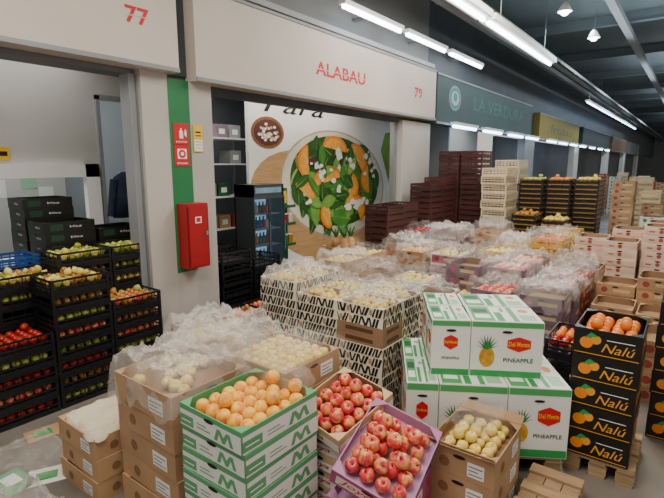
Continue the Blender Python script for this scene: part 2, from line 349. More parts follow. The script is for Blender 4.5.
part(cc,'mount',MB().cyl((0,0,0),(.05,0,0),.04,prw).mesh('mount'));part(cc,'dome',MB().lathe([(r*.035,z*.035) for r,z in sph(8)],12,black,Matrix.Translation((.06,0,-.01))).mesh('dome'))
# ------------------------------------------------------------ mural
mur=MB().box(-4.95,4.62,.0,-4.9,8.95,2.88,prw)
F=((-4.898,6.70,1.40),(0,1,0),(0,0,1),1,1)
lg=[M('mural_leaf_%d'%i,h,.6,.25,5) for i,h in enumerate(['#2f6526','#478a32','#78ab46','#2a561f','#9cbf5a'])]
woodm=M('mural_wood','#c39a68',.6,.15,4,stretch=(1,1,8));bowl=M('mural_bowl','#e0dac8',.5,.1,4);feta=M('mural_feta','#f7f5ec',.6,.05,8);beet=M('mural_beet','#6a2044',.6,.2,9);nut=M('mural_nut','#8a5a30',.6,.3,20)
rt=-.12
mur.ell(F,-.35,-.40,1.78,.86,woodm,.0,36,rot=-.3);mur.ell(F,0,0,1.48,.90,M('mural_rim','#b8a888',.5,.1,4),.002,44,rt);mur.ell(F,0,.01,1.44,.865,bowl,.004,44,rt);mur.ell(F,0,.06,1.26,.75,lg[3],.006,44,rt)
def leafp(cx,cy,l,w,rot,m,e,vein=None):
    pts=[]
    for t in range(9): a=t/8;pts.append((l*(a-.5),w*math.sin(math.pi*a)**.8*(.5)))
    pts+=[(x,-y) for x,y in reversed(pts[1:-1])]
    f=lambda x,y:(cx+x*math.cos(rot)-y*math.sin(rot),cy+x*math.sin(rot)+y*math.cos(rot))
    mur.poly([f(x,y) for x,y in pts],F,m,e)
    if vein: mur.poly([f(-l*.5,-.006),f(l*.45,0),f(-l*.5,.006)],F,vein,e+.00006)
e=.008
for i in range(100):
    a=R.uniform(0,6.28);q=math.sqrt(R.random());leafp(1.12*q*math.cos(a),.05+.66*q*math.sin(a),R.uniform(.4,.65),R.uniform(.22,.34),R.uniform(0,3.14),lg[R.choice([0,0,1,1,2,3,4])],e,lg[4]);e+=.00014
def wedge(cx,cy,r,rot):
    """orange segment: half disc with rind, pulp and pith lines"""
    global e
    def half(rr,k=1.0): return [(cx+(rr*math.cos(t)*1.25)*math.cos(rot)-(rr*math.sin(t)*k)*math.sin(rot),cy+(rr*math.cos(t)*1.25)*math.sin(rot)*.8+(rr*math.sin(t)*k)*math.cos(rot)*.8) for t in [math.pi*j/10 for j in range(11)]]
    e+=.0004;mur.poly(half(r),F,FM['orange'],e);mur.poly(half(r*.86,.92),F,M('mural_pulp','#f4ac40',.6,.15,14),e+.0002)
    for q in range(1,4):
        t=math.pi*q/4;x2=cx+(r*.82*math.cos(t)*1.25)*math.cos(rot)-(r*.76*math.sin(t))*math.sin(rot);y2=cy+(r*.82*math.cos(t)*1.25)*math.sin(rot)*.8+(r*.76*math.sin(t))*math.cos(rot)*.8
        mur.poly([(cx-.008,cy-.004),(cx+.008,cy+.004),(x2,y2)],F,M('mural_pith','#fbdb9a',.6,.1,10),e+.0003+q*.00002)
    e+=.0006
def crumbs(n,s0,s1,mats):
    global e
    for i in range(n):
        a=R.uniform(0,6.28);q=math.sqrt(R.random());bx0=1.1*q*math.cos(a);by0=.05+.62*q*math.sin(a);mm=R.choice(mats)
        for j in range(R.randint(2,5)):
            cx=bx0+R.gauss(0,.10);cy=by0+R.gauss(0,.055);s=R.uniform(s0,s1);e+=.0001;n5=R.randint(4,6);ph=R.random()*6
            mur.poly([(cx+s*R.uniform(.7,1.3)*math.cos(ph+6.283*t/n5),cy+s*R.uniform(.5,.9)*math.sin(ph+6.283*t/n5)) for t in range(n5)],F,mm,e)
crumbs(16,.04,.09,[feta,feta,beet])
for cx,cy,r in [(-.85,.40,.26),(-.15,.60,.28),(.5,.44,.30),(-.35,.08,.32),(.25,-.08,.30),(.88,.1,.26),(-.95,-.10,.24),(-.30,-.45,.26),(.5,-.42,.26)]: wedge(cx,cy,r,R.uniform(-2.5,2.5))
for i in range(16):
    a=R.uniform(0,6.28);q=math.sqrt(R.random());leafp(1.05*q*math.cos(a),.05+.58*q*math.sin(a),R.uniform(.26,.42),R.uniform(.14,.22),R.uniform(0,3.14),lg[R.choice([0,1,2,4])],e,lg[4]);e+=.00014
crumbs(14,.04,.09,[feta])
mur.ell(F,-1.70,.80,.33,.22,nut,.004,24);mur.ell(F,-1.70,.80,.28,.18,M('mural_beetbowl','#5b2a22',.6,.2,10),.006,24)
for i in range(40): a=R.uniform(0,6.28);q=math.sqrt(R.random())*.8;mur.ell(F,-1.70+.26*q*math.cos(a),.80+.16*q*math.sin(a),.03,.02,[feta,bowl,kraftl][i%3],.008+i*.0001,8)
mur.poly([(1.35,.62),(1.5,.95),(2.2,1.05),(2.2,-.2),(1.9,-.3),(1.6,.15)],F,lg[2],.0005)
leafp(1.85,-.75,.9,.3,1.9,lg[1],.003);leafp(1.5,-.95,.8,.25,.6,lg[2],.003);leafp(-1.6,-.3,.5,.2,1.2,lg[1],.003)
mur.text('Para',F,-1.1,1.22,1.35,.27,black,.004,.0,.35)
thing('wall_mural',mur.mesh('wall_mural'),(0,0,0),'large printed mural of a salad bowl with orange slices and leaves','mural')
# ------------------------------------------------------------ shop equipment
bc=[M('bottle_%d'%i,h,.25,.1,5) for i,h in enumerate(['#9c2a2c','#c8c4ba','#2c6a45','#b07830','#2a5590'])]
bms=[MB().lathe([(.001,.15),(.01,.15),(.012,.11),(.027,.09),(.027,0),(.001,0)],8,m).mesh('bottle') for m in bc]
glassp=M('fridge_glass','#5a7786',.05,.1,3,alpha=.10,spec=.9)
fgrey=M('fridge_grey','#3c4247',.4,.1,4)
def fridge(y,w,label,seed):
    h=w/2
    fr=thing('drinks_fridge',None,(-4.82,y,0),label,'fridge')
    part(fr,'body',MB().box(0,-h,0,.02,h,1.50,fgrey).box(0,-h,0,.34,-h+.03,1.50,fgrey).box(0,h-.03,0,.34,h,1.50,fgrey).box(0,-h,0,.34,h,.22,fgrey).box(0,-h,1.34,.34,h,1.50,fgrey).box(.02,-h+.03,.22,.025,h-.03,1.34,screen).box(.341,-h+.05,1.39,.343,h-.05,1.46,M('fridge_header','#7fa0b2',.5,.2,6)).mesh('body'))
    shm=MB().box(.03,-h+.032,0,.3,h-.032,.01,steel).mesh('shelf')
    for z in(.45,.68,.9,1.1): part(fr,'shelf',shm,(0,0,z))
    for s0,s1 in((-h,0),(0,h)):
        dm=MB().box(.345,s0+.003,.22,.36,s0+.018,1.34,fgrey).box(.345,s1-.018,.22,.36,s1-.003,1.34,fgrey).box(.345,s0+.018,.22,.36,s1-.018,.245,fgrey).box(.345,s0+.018,1.315,.36,s1-.018,1.34,fgrey).mesh('door_frame')
        d=part(fr,'door',dm);part(d,'handle',MB().box(.36,s1-.018,.6,.375,s1-.008,1.0,steel).mesh('handle'),label='chrome bar handle')
        part(d,'glass_pane',MB().box(.350,s0+.018,.245,.354,s1-.018,1.315,glassp).mesh('glass_pane'))
    n=int((w-.08)/.066)
    for z in(.46,.69,.91,1.11):
        for j in range(n):
            mi=R.randrange(5);thing('drink_bottle',bms[mi],(-4.70,y-h+.07+j*.066,z+.001),'small '+['red','white','green','orange','blue'][mi]+' drink bottle in the fridge','bottle','drinks in the glass-door fridge')
fridge(4.56,.58,'grey two-door glass drinks fridge with blue-lit interior beside the mural',1)
def rack(x,y,w,label):
    o=thing('shelving_unit',None,(x,y,0),label,'shelf')
    for yy in(-w/2,w/2):
        for xx in(0,.35): part(o,'post',MB().box(xx,yy-.015,0,xx+.03,yy+.015,2.3,steel).mesh('post'))
    s=MB().box(0,-w/2+.016,0,.38,w/2-.016,.02,white).mesh('shelf')
    for z in(.4,.85,1.3,1.75,2.1): part(o,'shelf',s,(0,0,z))
    sb=[MB().box(-.12,-.1,0,.12,.1,.18,m).box(-.12,-.01,.18,.12,.01,.182,kraftl).box(.12,-.05,.05,.1215,.05,.12,prw).mesh('storage_box') for m in(kraft,greyp,purp,redc,dkg)]
    for z in(.87,1.32,1.77,2.12):
        for j in range(int(w/.24)):
            if R.random()<.8:thing('storage_box',R.choice(sb),(x+.2,y-w/2+.14+j*.235,z+.001),'small storage box on the metal shelf','box','boxes on the shelving unit')
rack(-5.6,4.30,1.3,'light metal shelving unit with boxes in the grey shop')
sd=thing('display_stand',None,(-4.8,5.08,0),'small green display stand beside the fridge','display stand')
part(sd,'panel',MB().box(0,-.16,0,.03,.16,1.42,dkg).box(.03,-.14,1.2,.035,.14,1.38,yellow).mesh('panel'))
for z in(.3,.6,.9,1.15): part(sd,'shelf',MB().box(.031,-.15,0,.2,.15,.012,dkg).box(.19,-.15,.012,.2,.15,.04,dkg).mesh('shelf'),(0,0,z))
for z in(.6,.9):
    for j in range(3): thing('snack_packet',MB().box(-.03,-.04,0,.03,.04,.14,bc[(j+int(z*10))%5]).box(-.03,-.035,.14,.03,.035,.15,prw).mesh('snack_packet'),(-4.68,4.985+j*.095,z+.013),'small coloured snack packet on the stand','packet','packets on the display stand')
# office
dk=thing('office_desk',None,(-5.6,1.9,0),'white office desk behind the window','desk')
part(dk,'table_top',MB().box(-.3,-.9,.72,.3,.7,.75,white).mesh('table_top'))
for xx in(-.27,.27):
    for yy in(-.85,.65): part(dk,'leg',MB().box(xx-.02,yy-.02,0,xx+.02,yy+.02,.72,steel).mesh('leg'))
mo=thing('computer_monitor',None,(-5.45,2.15,.751),'dark computer monitor on the desk','monitor')
part(mo,'stand',MB().box(-.08,-.1,0,.08,.1,.01,blackp).box(-.015,-.02,.01,.015,.02,.2,blackp).mesh('stand'));part(mo,'screen',MB().box(.016,-.27,.14,.045,.27,.50,blackp).box(.045,-.25,.16,.047,.25,.48,glassd).mesh('screen'))
oc=thing('office_chair',None,(-5.95,1.7,0),'dark office chair at the desk','chair')
part(oc,'seat',MB().box(-.22,-.22,.42,.22,.22,.5,blackp).mesh('seat'));part(oc,'backrest',MB().box(-.24,-.2,.5,-.18,.2,1.1,blackp).mesh('backrest'));part(oc,'base',MB().cyl((0,0,.02),(0,0,.42),.03,steel).box(-.25,-.03,0,.25,.03,.04,blackp).box(-.03,-.25,0,.03,.25,.04,blackp).mesh('base'))
for j,(y,z,m) in enumerate([(1.5,1.3,grc),(1.75,1.35,whc),(2.1,1.45,ltg),(2.3,1.25,whc)]): thing('notice_sheet',MB().box(0,-.09,0,.004,.09,.22,m).mesh('notice_sheet'),(-6.80,y+.5,z),'paper notice pinned on the office wall','notice')
jb=MB();navy=M('navy_cloth','#1d2740',.9,.3,12)
jk=thing('hanging_jacket',None,(-4.85,2.80,1.2),'dark blue jacket hanging by the door','jacket')
T=Matrix.Diagonal((.45,1,1,1))
jb.lathe([(.001,.48),(.05,.48),(.14,.42),(.15,.2),(.17,0),(.001,0)],14,navy,T);part(jk,'torso',jb.mesh('torso'))
for s in(-1,1): part(jk,'sleeve',MB().cyl((0,s*.13,.40),(0,s*.2,.02),.045,navy,10,.035).mesh('sleeve'))
part(jk,'hanger',MB().box(-.14,-.01,.45,0,.01,.48,steel).mesh('hanger'))
# ------------------------------------------------------------ light fittings
def fixture(x,y,z,l,label,m=tube,w=.09,mode='rod',r=.022,hh=.05):
    o=thing('fluorescent_light',None,(x,y,z),label,'ceiling light','fluorescent light fittings')
    part(o,'housing',MB().box(-w,-l/2,.02,w,l/2,.02+hh,prw).mesh('housing'))
    part(o,'tube',MB().cyl((0,-l/2+.03,0),(0,l/2-.03,0),r,m,8).mesh('tube'))
    if mode=='rod':
        for s in(-1,1): part(o,'hanger_rod',MB().box(-.006,s*l*.35-.006,.02+hh,.006,s*l*.35+.006,4.6-z,steel).mesh('hanger_rod'))
    elif mode=='arm': part(o,'bracket',MB().box(-3.685-x,-.03,.03,-w,.03,.06,steel).mesh('bracket'),label='steel bracket')
    elif mode=='wall': part(o,'bracket',MB().box(-3.875-x,-.04,.03,-w,.04,.06,steel).mesh('bracket'),label='steel bracket')
for y,l in [(5.62,1.42),(7.15,1.35),(8.75,1.5)]: fixture(-3.55,y,3.60,l,'long white fluorescent fitting above the shop signs',w=.05,mode='wall',r=.03)
for y,l in [(5.3,2.4),(8.3,3.4)]: fixture(-2.42,y,3.60,l,'long white light trunking hung from the ceiling',w=.11,r=.03,hh=.08)
for i in range(7): fixture(-2.9,17.6+i*2,3.62,1.9,'cool white fluorescent fitting over the market aisle',tubeb,w=.06)
for i,y in enumerate([8.7,10.2,11.8,13.2,15.3,16.8,18.4,20,22,24,26]): fixture(-3.50,y,2.42,1.1,'cool fluorescent fitting under the shop fascia',tubeb,.05,'arm',.03)
for x,y in [(-1.92,8.57),(-1.83,10.6)]:
    o=thing('ceiling_lamp',None,(x,y,4.1),'round white downlight hung from the ceiling','ceiling light','round ceiling lamps')
    part(o,'lamp_shade',MB().lathe([(.03,.14),(.06,.1),(.11,.0),(.105,0)],14,prw).mesh('lamp_shade'));part(o,'bulb',MB().lathe([(r*.07,z*.07) for r,z in sph(8)],12,tube,Matrix.Translation((0,0,.01))).mesh('bulb'));part(o,'rod',MB().box(-.006,-.006,.14,.006,.006,.5,steel).mesh('rod'))
# ============================================================ PRODUCE
CL,CW,CH=.34,.42,.118
crB=crate_mesh(CL,CW,CH,blackp,'black_crate',open_=True);crBF=crate_mesh(CL,CW,CH,blackp,'black_crate_full',.022,open_=True)
PL={'tomato':'tomatoes','pepper':'peppers','mango':'mangoes','apple':'red apples','green_apple':'green apples','orange':'oranges','lemon':'lemons'}
def fruitcrates(x,y,n,kinds,z0=0,grp='black crates of produce by the shop front',parts=False,side=True,mix=None,lo=0):
    for i in range(n):
        kd=kinds[i%len(kinds)];r=.030
        mx=Matrix.Translation((x+R.uniform(-.003,.003),y+R.uniform(-.003,.003),z0+i*(CH+.0015)))@Matrix.Rotation(R.uniform(-.01,.01),4,'Z')
        thing('plastic_crate',crBF,label='black slatted plastic crate of %s'%PL.get(kd,kd),cat='crate',group=grp,mx=mx)
        last=i==n-1
        if last or (side and i>=lo): fill(mx,CL-.02,CW-.02,.035+r*(1.02 if not last else 1.5),kd,r,('in a black crate','%s in the black crates'%kd),parts=parts and last,heap=.12 if last else 0,only=None if last else (lambda a,b:a>.10),mix=mix if last else None)
fruitcrates(-3.68,.76,4,['tomato','apple'],lo=2)
fruitcrates(-3.68,1.19,5,['tomato','apple','tomato','green_apple','tomato'],parts=True)
fruitcrates(-3.68,1.62,8,['green_apple','mango','tomato','pepper','apple','green_apple','mango'],mix=['mango','green_apple','lemon','mango'])
fruitcrates(-3.68,2.05,6,['mango','tomato','green_apple','apple','mango'],mix=['mango','green_apple','apple'])
fruitcrates(-4.04,.98,8,['pepper','pepper','mango','pepper','green_apple','pepper'],mix=['pepper','mango','green_apple'],lo=5);fruitcrates(-4.04,1.41,8,['green_apple','pepper'],mix=['mango','pepper','lemon'],lo=6)
fruitcrates(-4.04,1.84,9,['green_apple','mango'],mix=['green_apple','lemon','pepper'],lo=7);fruitcrates(-4.04,2.27,9,['lemon','pepper'],mix=['green_apple','pepper','lemon'],lo=6)
fruitcrates(-3.42,2.60,3,['tomato','mango','tomato'],parts=True,mix=['tomato','mango','tomato']);fruitcrates(-3.40,3.03,3,['mango'],mix=['mango','apple']);fruitcrates(-3.42,3.46,3,['tomato'],mix=['tomato','orange'],lo=2)
crBl=crate_mesh(.34,.42,.145,blue,'blue_crate')
for y in(1.02,1.46): stack(crBl,-4.42,y,0,7,.145,'blue_plastic_crate','blue slatted plastic crate','crate','stacked blue crates')
def dV(b,F,i): b.text('Viva',F,F[3]*.1,0,F[3]*.24,F[4]*.22,prw,.001,.0,.35);b.rect(F,-F[3]*.4,-F[4]*.3,-F[3]*.15,F[4]*.3,M('deep_green','#16402a',.5,.1,5))
vb=tray_mesh(.32,.42,.09,blkc,blkc,.02,dV,'black_tray')
for x,y,n in [(-4.42,1.92,14),(-4.80,1.92,16),(-4.42,2.37,13)]: stack(vb,x,y,0,n,.09,'black_fruit_tray','black cardboard fruit tray with thin white script','box','stacked black fruit trays',jit=.004)
for x,y,n in [(-4.05,3.45,7),(-4.05,3.90,6),(-3.66,4.0,5),(-4.45,3.5,7)]: stack(crB,x,y,0,n,.118,'plastic_crate','black slatted plastic crate','crate','black crates at the shop entrance',jit=.004)
# brown cartons foreground
def dbr(b,F,i):
    b.rect(F,F[3]*.12,-F[4]*.32,F[3]*.36,F[4]*.22,prw);
    for q in range(3): b.rect(F,F[3]*.14,-F[4]*(.22-.14*q),F[3]*(.34 if q!=1 else .28),-F[4]*(.22-.14*q)+.004,black,.001)
    b.ell(F,-F[3]*.22,-F[4]*.05,F[4]*.2,F[4]*.2,M('print_brown','#8a6644',.7,.1,5),.0003,16)
br=tray_mesh(.49,.45,.142,kraft,kraftd,.075,dbr,'brown_tray')
brs=[stack(br,x,y,0,5,.142,'fruit_box','brown cardboard fruit box with printed label','box','stacked brown fruit boxes')[1] for x,y in [(-2.03,1.40),(-2.30,1.90),(-1.79,1.90)]]
for i,b_ in enumerate(brs): fill(b_,.47,.43,.078+.034,'yellow_fruit',.034,('under clear film in a brown box','yellow fruit in the brown boxes'),only=(lambda a,b:R.random()<(.35 if i<2 else 1)))
br2=tray_mesh(.40,.36,.12,kraft,kraftd,.02,dbr,'brown_tray_small');stack(br2,-2.52,1.24,0,3,.12,'fruit_box','small brown cardboard box under crumpled paper','box','small brown boxes')
film_sheet(-2.52,1.25,.362,.42,.38,'flattened cream paper lying on the small brown boxes',.010,31,paper,.02)
film_sheet(-2.05,1.40,.73,.60,.52,'bunched clear plastic heaped over the brown fruit boxes',.045,3,filmt,.16,n=60)
film_sheet(-2.30,1.90,.74,.60,.55,'bunched clear plastic heaped over the brown fruit boxes',.05,7,filmt,.14,n=60)
film_sheet(-2.08,1.66,.77,.50,.36,'bunched plastic bag lying on the covered boxes',.05,77,filmt,.06,rz=.6,n=50)
film_sheet(-1.80,1.93,.745,.58,.55,'crumpled clear plastic over yellow fruit',.03,11,film,.08,n=56)
film_sheet(-1.70,1.78,.765,.42,.28,'bunched plastic bag lying beside the yellow fruit',.045,12,filmw,.06,rz=.3)
# green / white peach boxes
def dgr(b,F,i):
    w,h=F[3],F[4];b.rect(F,-w/2+.004,-h*.48,w/2-.004,h*.28,whc);b.rect(F,-w/2+.004,-h*.40,-w*.26,h*.06,grp,.0005)
    P=[(.0,-.42),(.08,.26),(.16,.26),(.24,-.08),(.32,.26),(.40,.26),(.48,-.42),(.40,-.42),(.35,.02),(.27,-.42),(.21,-.42),(.13,.02),(.08,-.42)]
    b.poly([(w*(.08+(x-.0)*.62),h*(-.05+y*.78)) for x,y in P],F,grp,.001)
    b.rect(F,-w*.20,-h*.25,w*.02,-h*.2,grp,.001);b.rect(F,-w*.20,-h*.08,-w*.04,-h*.03,grp,.001);b.rect(F,-w*.46,-h*.22,-w*.3,-h*.16,prw,.001)
gr=tray_mesh(.41,.46,.101,grp,kraftl,.03,dgr,'green_tray')
_,mg=stack(gr,-1.52,1.40,0,7,.101,'fruit_box','green and white printed cardboard fruit box','box','stacked green and white fruit boxes')
fill(mg,.39,.44,.031+.036,'peach',.0365,('in the green and white box','peaches in the top box'),heap=.2)
film_sheet(-1.58,1.63,.74,.46,.14,'clear plastic edge tucked beside the peaches',.03,41,filmw,.05,n=30)
# apple boxes
def dpk(b,F,i):
    w,h=F[3],F[4];b.rect(F,-w/2+.004,-h*.45,w/2-.004,h*.45,pinkc);b.rect(F,-w*.42,-h*.3,w*.1,h*.3,whc,.0006);b.text('Joya',F,-w*.16,0,w*.42,h*.42,red,.001,.01,.25);b.ell(F,w*.3,0,h*.28,h*.28,red,.001)
def dwh(b,F,i):
    w,h=F[3],F[4];b.rect(F,-w/2+.004,-h*.45,w/2-.004,h*.1,whc);b.text('Joya',F,0,-h*.15,w*.4,h*.35,red,.001,.01,.25)
ta=tray_mesh(.34,.41,.085,kraftl,kraftd,.025,dwh,'apple_tray');tb=tray_mesh(.36,.47,.09,M('lilac_card','#b57aa4',.6,.1,5),M('lilac_inner','#c39cbc',.7,.1,5),.028,dpk,'pink_tray')
stack(ta,-1.36,1.90,0,5,.085,'fruit_box','light cardboard apple box with red print','box','stacked apple boxes')
mA=Matrix.Translation((-1.345,1.88,.48))@Euler((math.radians(14),math.radians(7),-.12)).to_matrix().to_4x4()
thing('fruit_box',ta,label='tilted light cardboard tray full of red apples',cat='box',group='stacked apple boxes',mx=mA);fill(mA,.32,.39,.025+.035,'apple',.037,('in the tilted cardboard tray','red apples in open trays'),True,heap=.45)
stack(tb,-1.06,1.80,0,3,.09,'fruit_box','pink printed cardboard apple box','box','stacked pink apple boxes',rz=.14)
mB=Matrix.Translation((-1.03,1.79,.38))@Euler((math.radians(18),math.radians(18),.22)).to_matrix().to_4x4()
thing('fruit_box',tb,label='tilted pink and white printed tray full of red apples',cat='box',group='stacked pink apple boxes',mx=mB);fill(mB,.34,.45,.028+.036,'apple',.038,('in the tilted pink tray','red apples in open trays'),True,heap=.45)
mC=Matrix.Translation((-.90,1.41,.09))@Euler((math.radians(8),0,.25)).to_matrix().to_4x4()
thing('fruit_box',tb,label='low pink printed tray of red apples',cat='box',group='stacked pink apple boxes',mx=mC);fill(mC,.34,.45,.028+.036,'apple',.038,('in the low pink tray','red apples in open trays'),True,heap=.2)
# striped boxes
cream=M('cream_card','#e6dfca',.7,.06,5,objvar=.08)
def mkst(seed):
    RR=random.Random(seed)
    def dst(b,F,i):
        w,h=F[3],F[4];x=-w/2+.004
        while x<w/2-.025:
            s=RR.uniform(.011,.021);k=RR.choice([-1,1,1,1])*RR.uniform(.006,.015)
            pts=[(max(-w/2,min(w/2,a)),c) for a,c in [(x-k,-h*.47),(x+s-k,-h*.47),(x+s+k,h*.42),(x+k,h*.42)]]
            b.poly(pts,F,black,.0003+RR.random()*.0002);x+=s+RR.uniform(.006,.013)
            if RR.random()<.12: b.rect(F,x,-h*.3,min(w/2,x+.025),h*.25,kraft,.0006);x+=.03
    return dst
sts=[tray_mesh(.372,.272,.067,cream,kraftd,.03,mkst(s),'striped_tray',hole=False,gusset=True) for s in range(5)]
stb=tray_mesh(.372,.272,.067,kraftd,kraftd,.03,lambda b,F,i:b.rect(F,-F[3]*.3,-F[4]*.2,F[3]*.3,F[4]*.2,M('brown_label','#5e4326',.6,.1,5),.0004),'brown_tray_layer',hole=False)
tops=[]
for ix in range(3):
    for iy in range(2):
        n=12 if ix else 13
        for q in range(n):
            lb=(ix==2 and iy==0 and q in(8,9))
            o=thing('striped_fruit_tray',stb if lb else sts[(ix*2+iy+q*2)%5],(-2.48+ix*.375+R.uniform(-.005,.002),2.74+iy*.275+R.uniform(-.001,.001),q*.0685),'brown tray layer with dark label in the striped stack' if lb else 'thin cream fruit tray with bold black slanted print','box','stacked black-printed fruit trays')
        tops.append(Matrix.Translation(o.location))
for i,t in enumerate(tops):
    fill(t,.35,.25,.03+.022,'lemon' if i%2 else 'yellow_fruit',.026,('in a black-printed tray','lemons in the printed trays'),only=lambda a,b:R.random()<.8)
film_sheet(-2.45,2.88,.90,.46,.60,'clear plastic over the printed trays',.04,17,filmt,.08)
film_sheet(-2.05,2.88,.84,.42,.52,'clear plastic over the printed trays',.035,19,filmw,.04)
film_sheet(-1.72,2.88,.84,.40,.52,'clear plastic over the printed trays',.035,23,filmt,.03)
# brown box of yellow fruit
bx=tray_mesh(.34,.42,.135,kraft,kraftd,.065,dbr,'brown_open_box');_,mE=stack(bx,-.77,2.24,.0,3,.135,'fruit_box','brown cardboard box of pale yellow fruit','box','open brown boxes',jit=.001);fill(mE,.32,.40,.065+.031,'yellow_fruit',.031,('in the open brown box','yellow fruit in the brown box'),heap=.3)
film_sheet(-.80,2.32,.43,.26,.26,'crumpled clear film partly wrapping the yellow fruit',.03,91,filmw,.02,n=28)
for s in(-1,1): thing('box_flap',MB().box(-.17,0,0,.17,.005,.05,kraft).mesh('box_flap'),label='raised brown cardboard flap of the open box',cat='box flap',mx=mE@Matrix.Translation((0,s*.2075,.1385))@Matrix.Rotation(-s*.8,4,'X'))
# pineapple cartons
ang=math.radians(31);ex=Vector((math.cos(ang),math.sin(ang),0));ey=Vector((-math.sin(ang),math.cos(ang),0));P0=Vector((-1.2,2.3,0))
pyel=M('print_pineapple','#d49a22',.6,.3,40)
def dpi(b,F,i):
    w,h=F[3],F[4];S=min(w,.36);b.rect(F,-w/2+.003,-h*.49,w/2-.003,-h*.38,grc,.0003);b.rect(F,-w/2+.003,h*.40,w/2-.003,h*.49,grl,.0003)
    if w>.25:
        cx=-w*.27
        b.ell(F,cx,-h*.14,S*.12,S*.17,pyel,.0008,18)
        for q in range(9): a=math.radians(90+(q-4)*18);b.poly([(cx-.010,S*.0),(cx+.010,S*.0),(cx+S*.2*math.cos(a),S*.0+S*.26*math.sin(a))],F,dkg if q%2 else grc,.0006+q*.0001)
        c=w*.17
    else: c=0
    b.poly([(c-S*.18,h*.18),(c,h*.24),(c+S*.18,h*.18),(c+S*.18,h*.04),(c,-h*.03),(c-S*.18,h*.04)],F,red,.0006)
    b.text('Del Monte',F,c,h*.11,S*.32,S*.08,yellow,.0012,.015)
    b.text('PINEAPPLE',F,c,-h*.18,min(w*.7,S*.46),S*.07,dkg,.0008,.015)
def tpi(b,F):
    w,h=F[3],F[4];b.rect(F,-w*.48,-h*.48,w*.48,h*.48,whc);b.rect(F,-w*.46,-h*.46,-w*.16,h*.46,grl,.0004);b.rect(F,-w*.12,-h*.46,-w*.02,h*.1,grc,.0004)
    b.rect(F,w*.10,-h*.46,w*.18,h*.46,grl,.0004);b.rect(F,w*.22,-h*.4,w*.44,-h*.05,ltg,.0005);b.ell(F,w*.33,h*.22,w*.07,h*.12,pyel,.0006,14);b.rect(F,-w*.42,-h*.3,-w*.2,-h*.05,prw,.0006);b.rect(F,-w*.42,h*.05,-w*.2,h*.3,dkg,.0006)
    b.text('PINEAPPLE',F,w*.02,h*.28,w*.2,h*.07,dkg,.0006,.01,0,1.57)
PC={}
def pcarton(s0,s1,t0,t1,z,h,dr=0):
    key=(round(s1-s0,3),round(t1-t0,3),h)
    if key not in PC: PC[key]=carton_mesh(s1-s0,t1-t0,h,whc,dpi,tpi,'pineapple_carton')
    p=P0+ex*(s0+s1)/2+ey*(t0+t1)/2;thing('fruit_carton',PC[key],(p.x,p.y,z),'white and green pineapple carton with red shield logo','box','stacked pineapple cartons',ang+dr)
pc=P0+ex*.44+ey*.37;pallet(pc.x,pc.y,.88,.72,'worn wooden pallet under the white and green cartons',ang)
for t0,t1 in[(0,.36),(.365,.725)]:
    for s0,s1 in[(0,.18),(.185,.56),(.565,.90)]: pcarton(s0,s1,t0,t1,.112,.42)
for t0,t1 in[(.12,.42),(.43,.72)]:
    pcarton(.14,.36,t0,t1,.534,.335,.02 if t0<.2 else 0);pcarton(.37,.77,t0,t1,.534,.335,-.015 if t0<.2 else 0)
# orange boxes
navl=M('print_gold','#f0a52c',.5,.1,6)
def dna(b,F,i):
    w,h=F[3],F[4];b.text('Nalú',F,w*.17,-h*.12,w*.48,h*.34,navl,.001,.002,.35)
    b.ell(F,-w*.30,-h*.02,h*.22,h*.22,orange,.0006,18);b.ell(F,-w*.16,h*.12,h*.17,h*.17,navl,.0004,18);b.poly([(-w*.34,h*.14),(-w*.24,h*.38),(-w*.12,h*.26)],F,grc,.001);b.rect(F,-w*.47,-h*.44,w*.47,-h*.41,navl,.0005);b.rect(F,w*.0,h*.16,w*.4,h*.19,prw,.0005)
na=tray_mesh(.325,.42,.15,blkc,blkc,.07,dna,'black_orange_box')
pallet(-.285,3.10,.36,.46,'worn wooden pallet under the black orange boxes')
for x,y in [(-.30,3.07),(.06,3.76)]:
    _,t=stack(na,x,y,.112 if y<3.2 else 0,5 if y<3.2 else 6,.15,'fruit_box','black cardboard box with gold lettering and oranges print','box','stacked black orange boxes',jit=.004);fill(t,.305,.40,.075+.033,'orange',.033,('in the black printed box','oranges in the top boxes'),heap=.35)
fruitcrates(-.545,3.56,5,['orange'],grp='black crates beside the orange boxes',side=False,mix=['orange','tomato'])
pallet(-.44,2.42,.26,.42,'small low wooden pallet on the floor beside the cartons')
film_sheet(-.62,1.80,.03,.42,.5,'crumpled clear plastic bag dropped on the floor',.05,55,filmw,.03)
film_sheet(-3.0,1.0,.02,.6,.4,'flat clear plastic sheet lying on the floor',.03,58,filmw,.02)
film_sheet(-2.40,.74,.02,.8,.4,'crumpled clear plastic sheet lying on the floor',.04,60,filmt,.02)
film_sheet(-2.9,.62,.02,.5,.36,'crumpled clear plastic sheet lying on the floor',.04,61,filmw,.02)
for i,(x,y,a,m) in enumerate([(-3.2,.75,.3,kraftl),(-2.78,1.02,1.1,whc),(-3.0,1.42,2.0,kraft),(-2.70,.5,.7,redc),(-2.88,.86,.1,grp),(-3.28,1.2,1.4,kraft)]):
    thing('cardboard_scrap',MB().box(-.12,-.08,0,.12,.08,.004,m).rect(((0,0,.0045),(1,0,0),(0,1,0),1,1),-.08,-.04,.03,.04,grc if m is not grp else prw).mesh('cardboard_scrap'),(x,y,.001),'flat printed cardboard scrap lying on the floor','cardboard scrap','scraps on the floor',a)
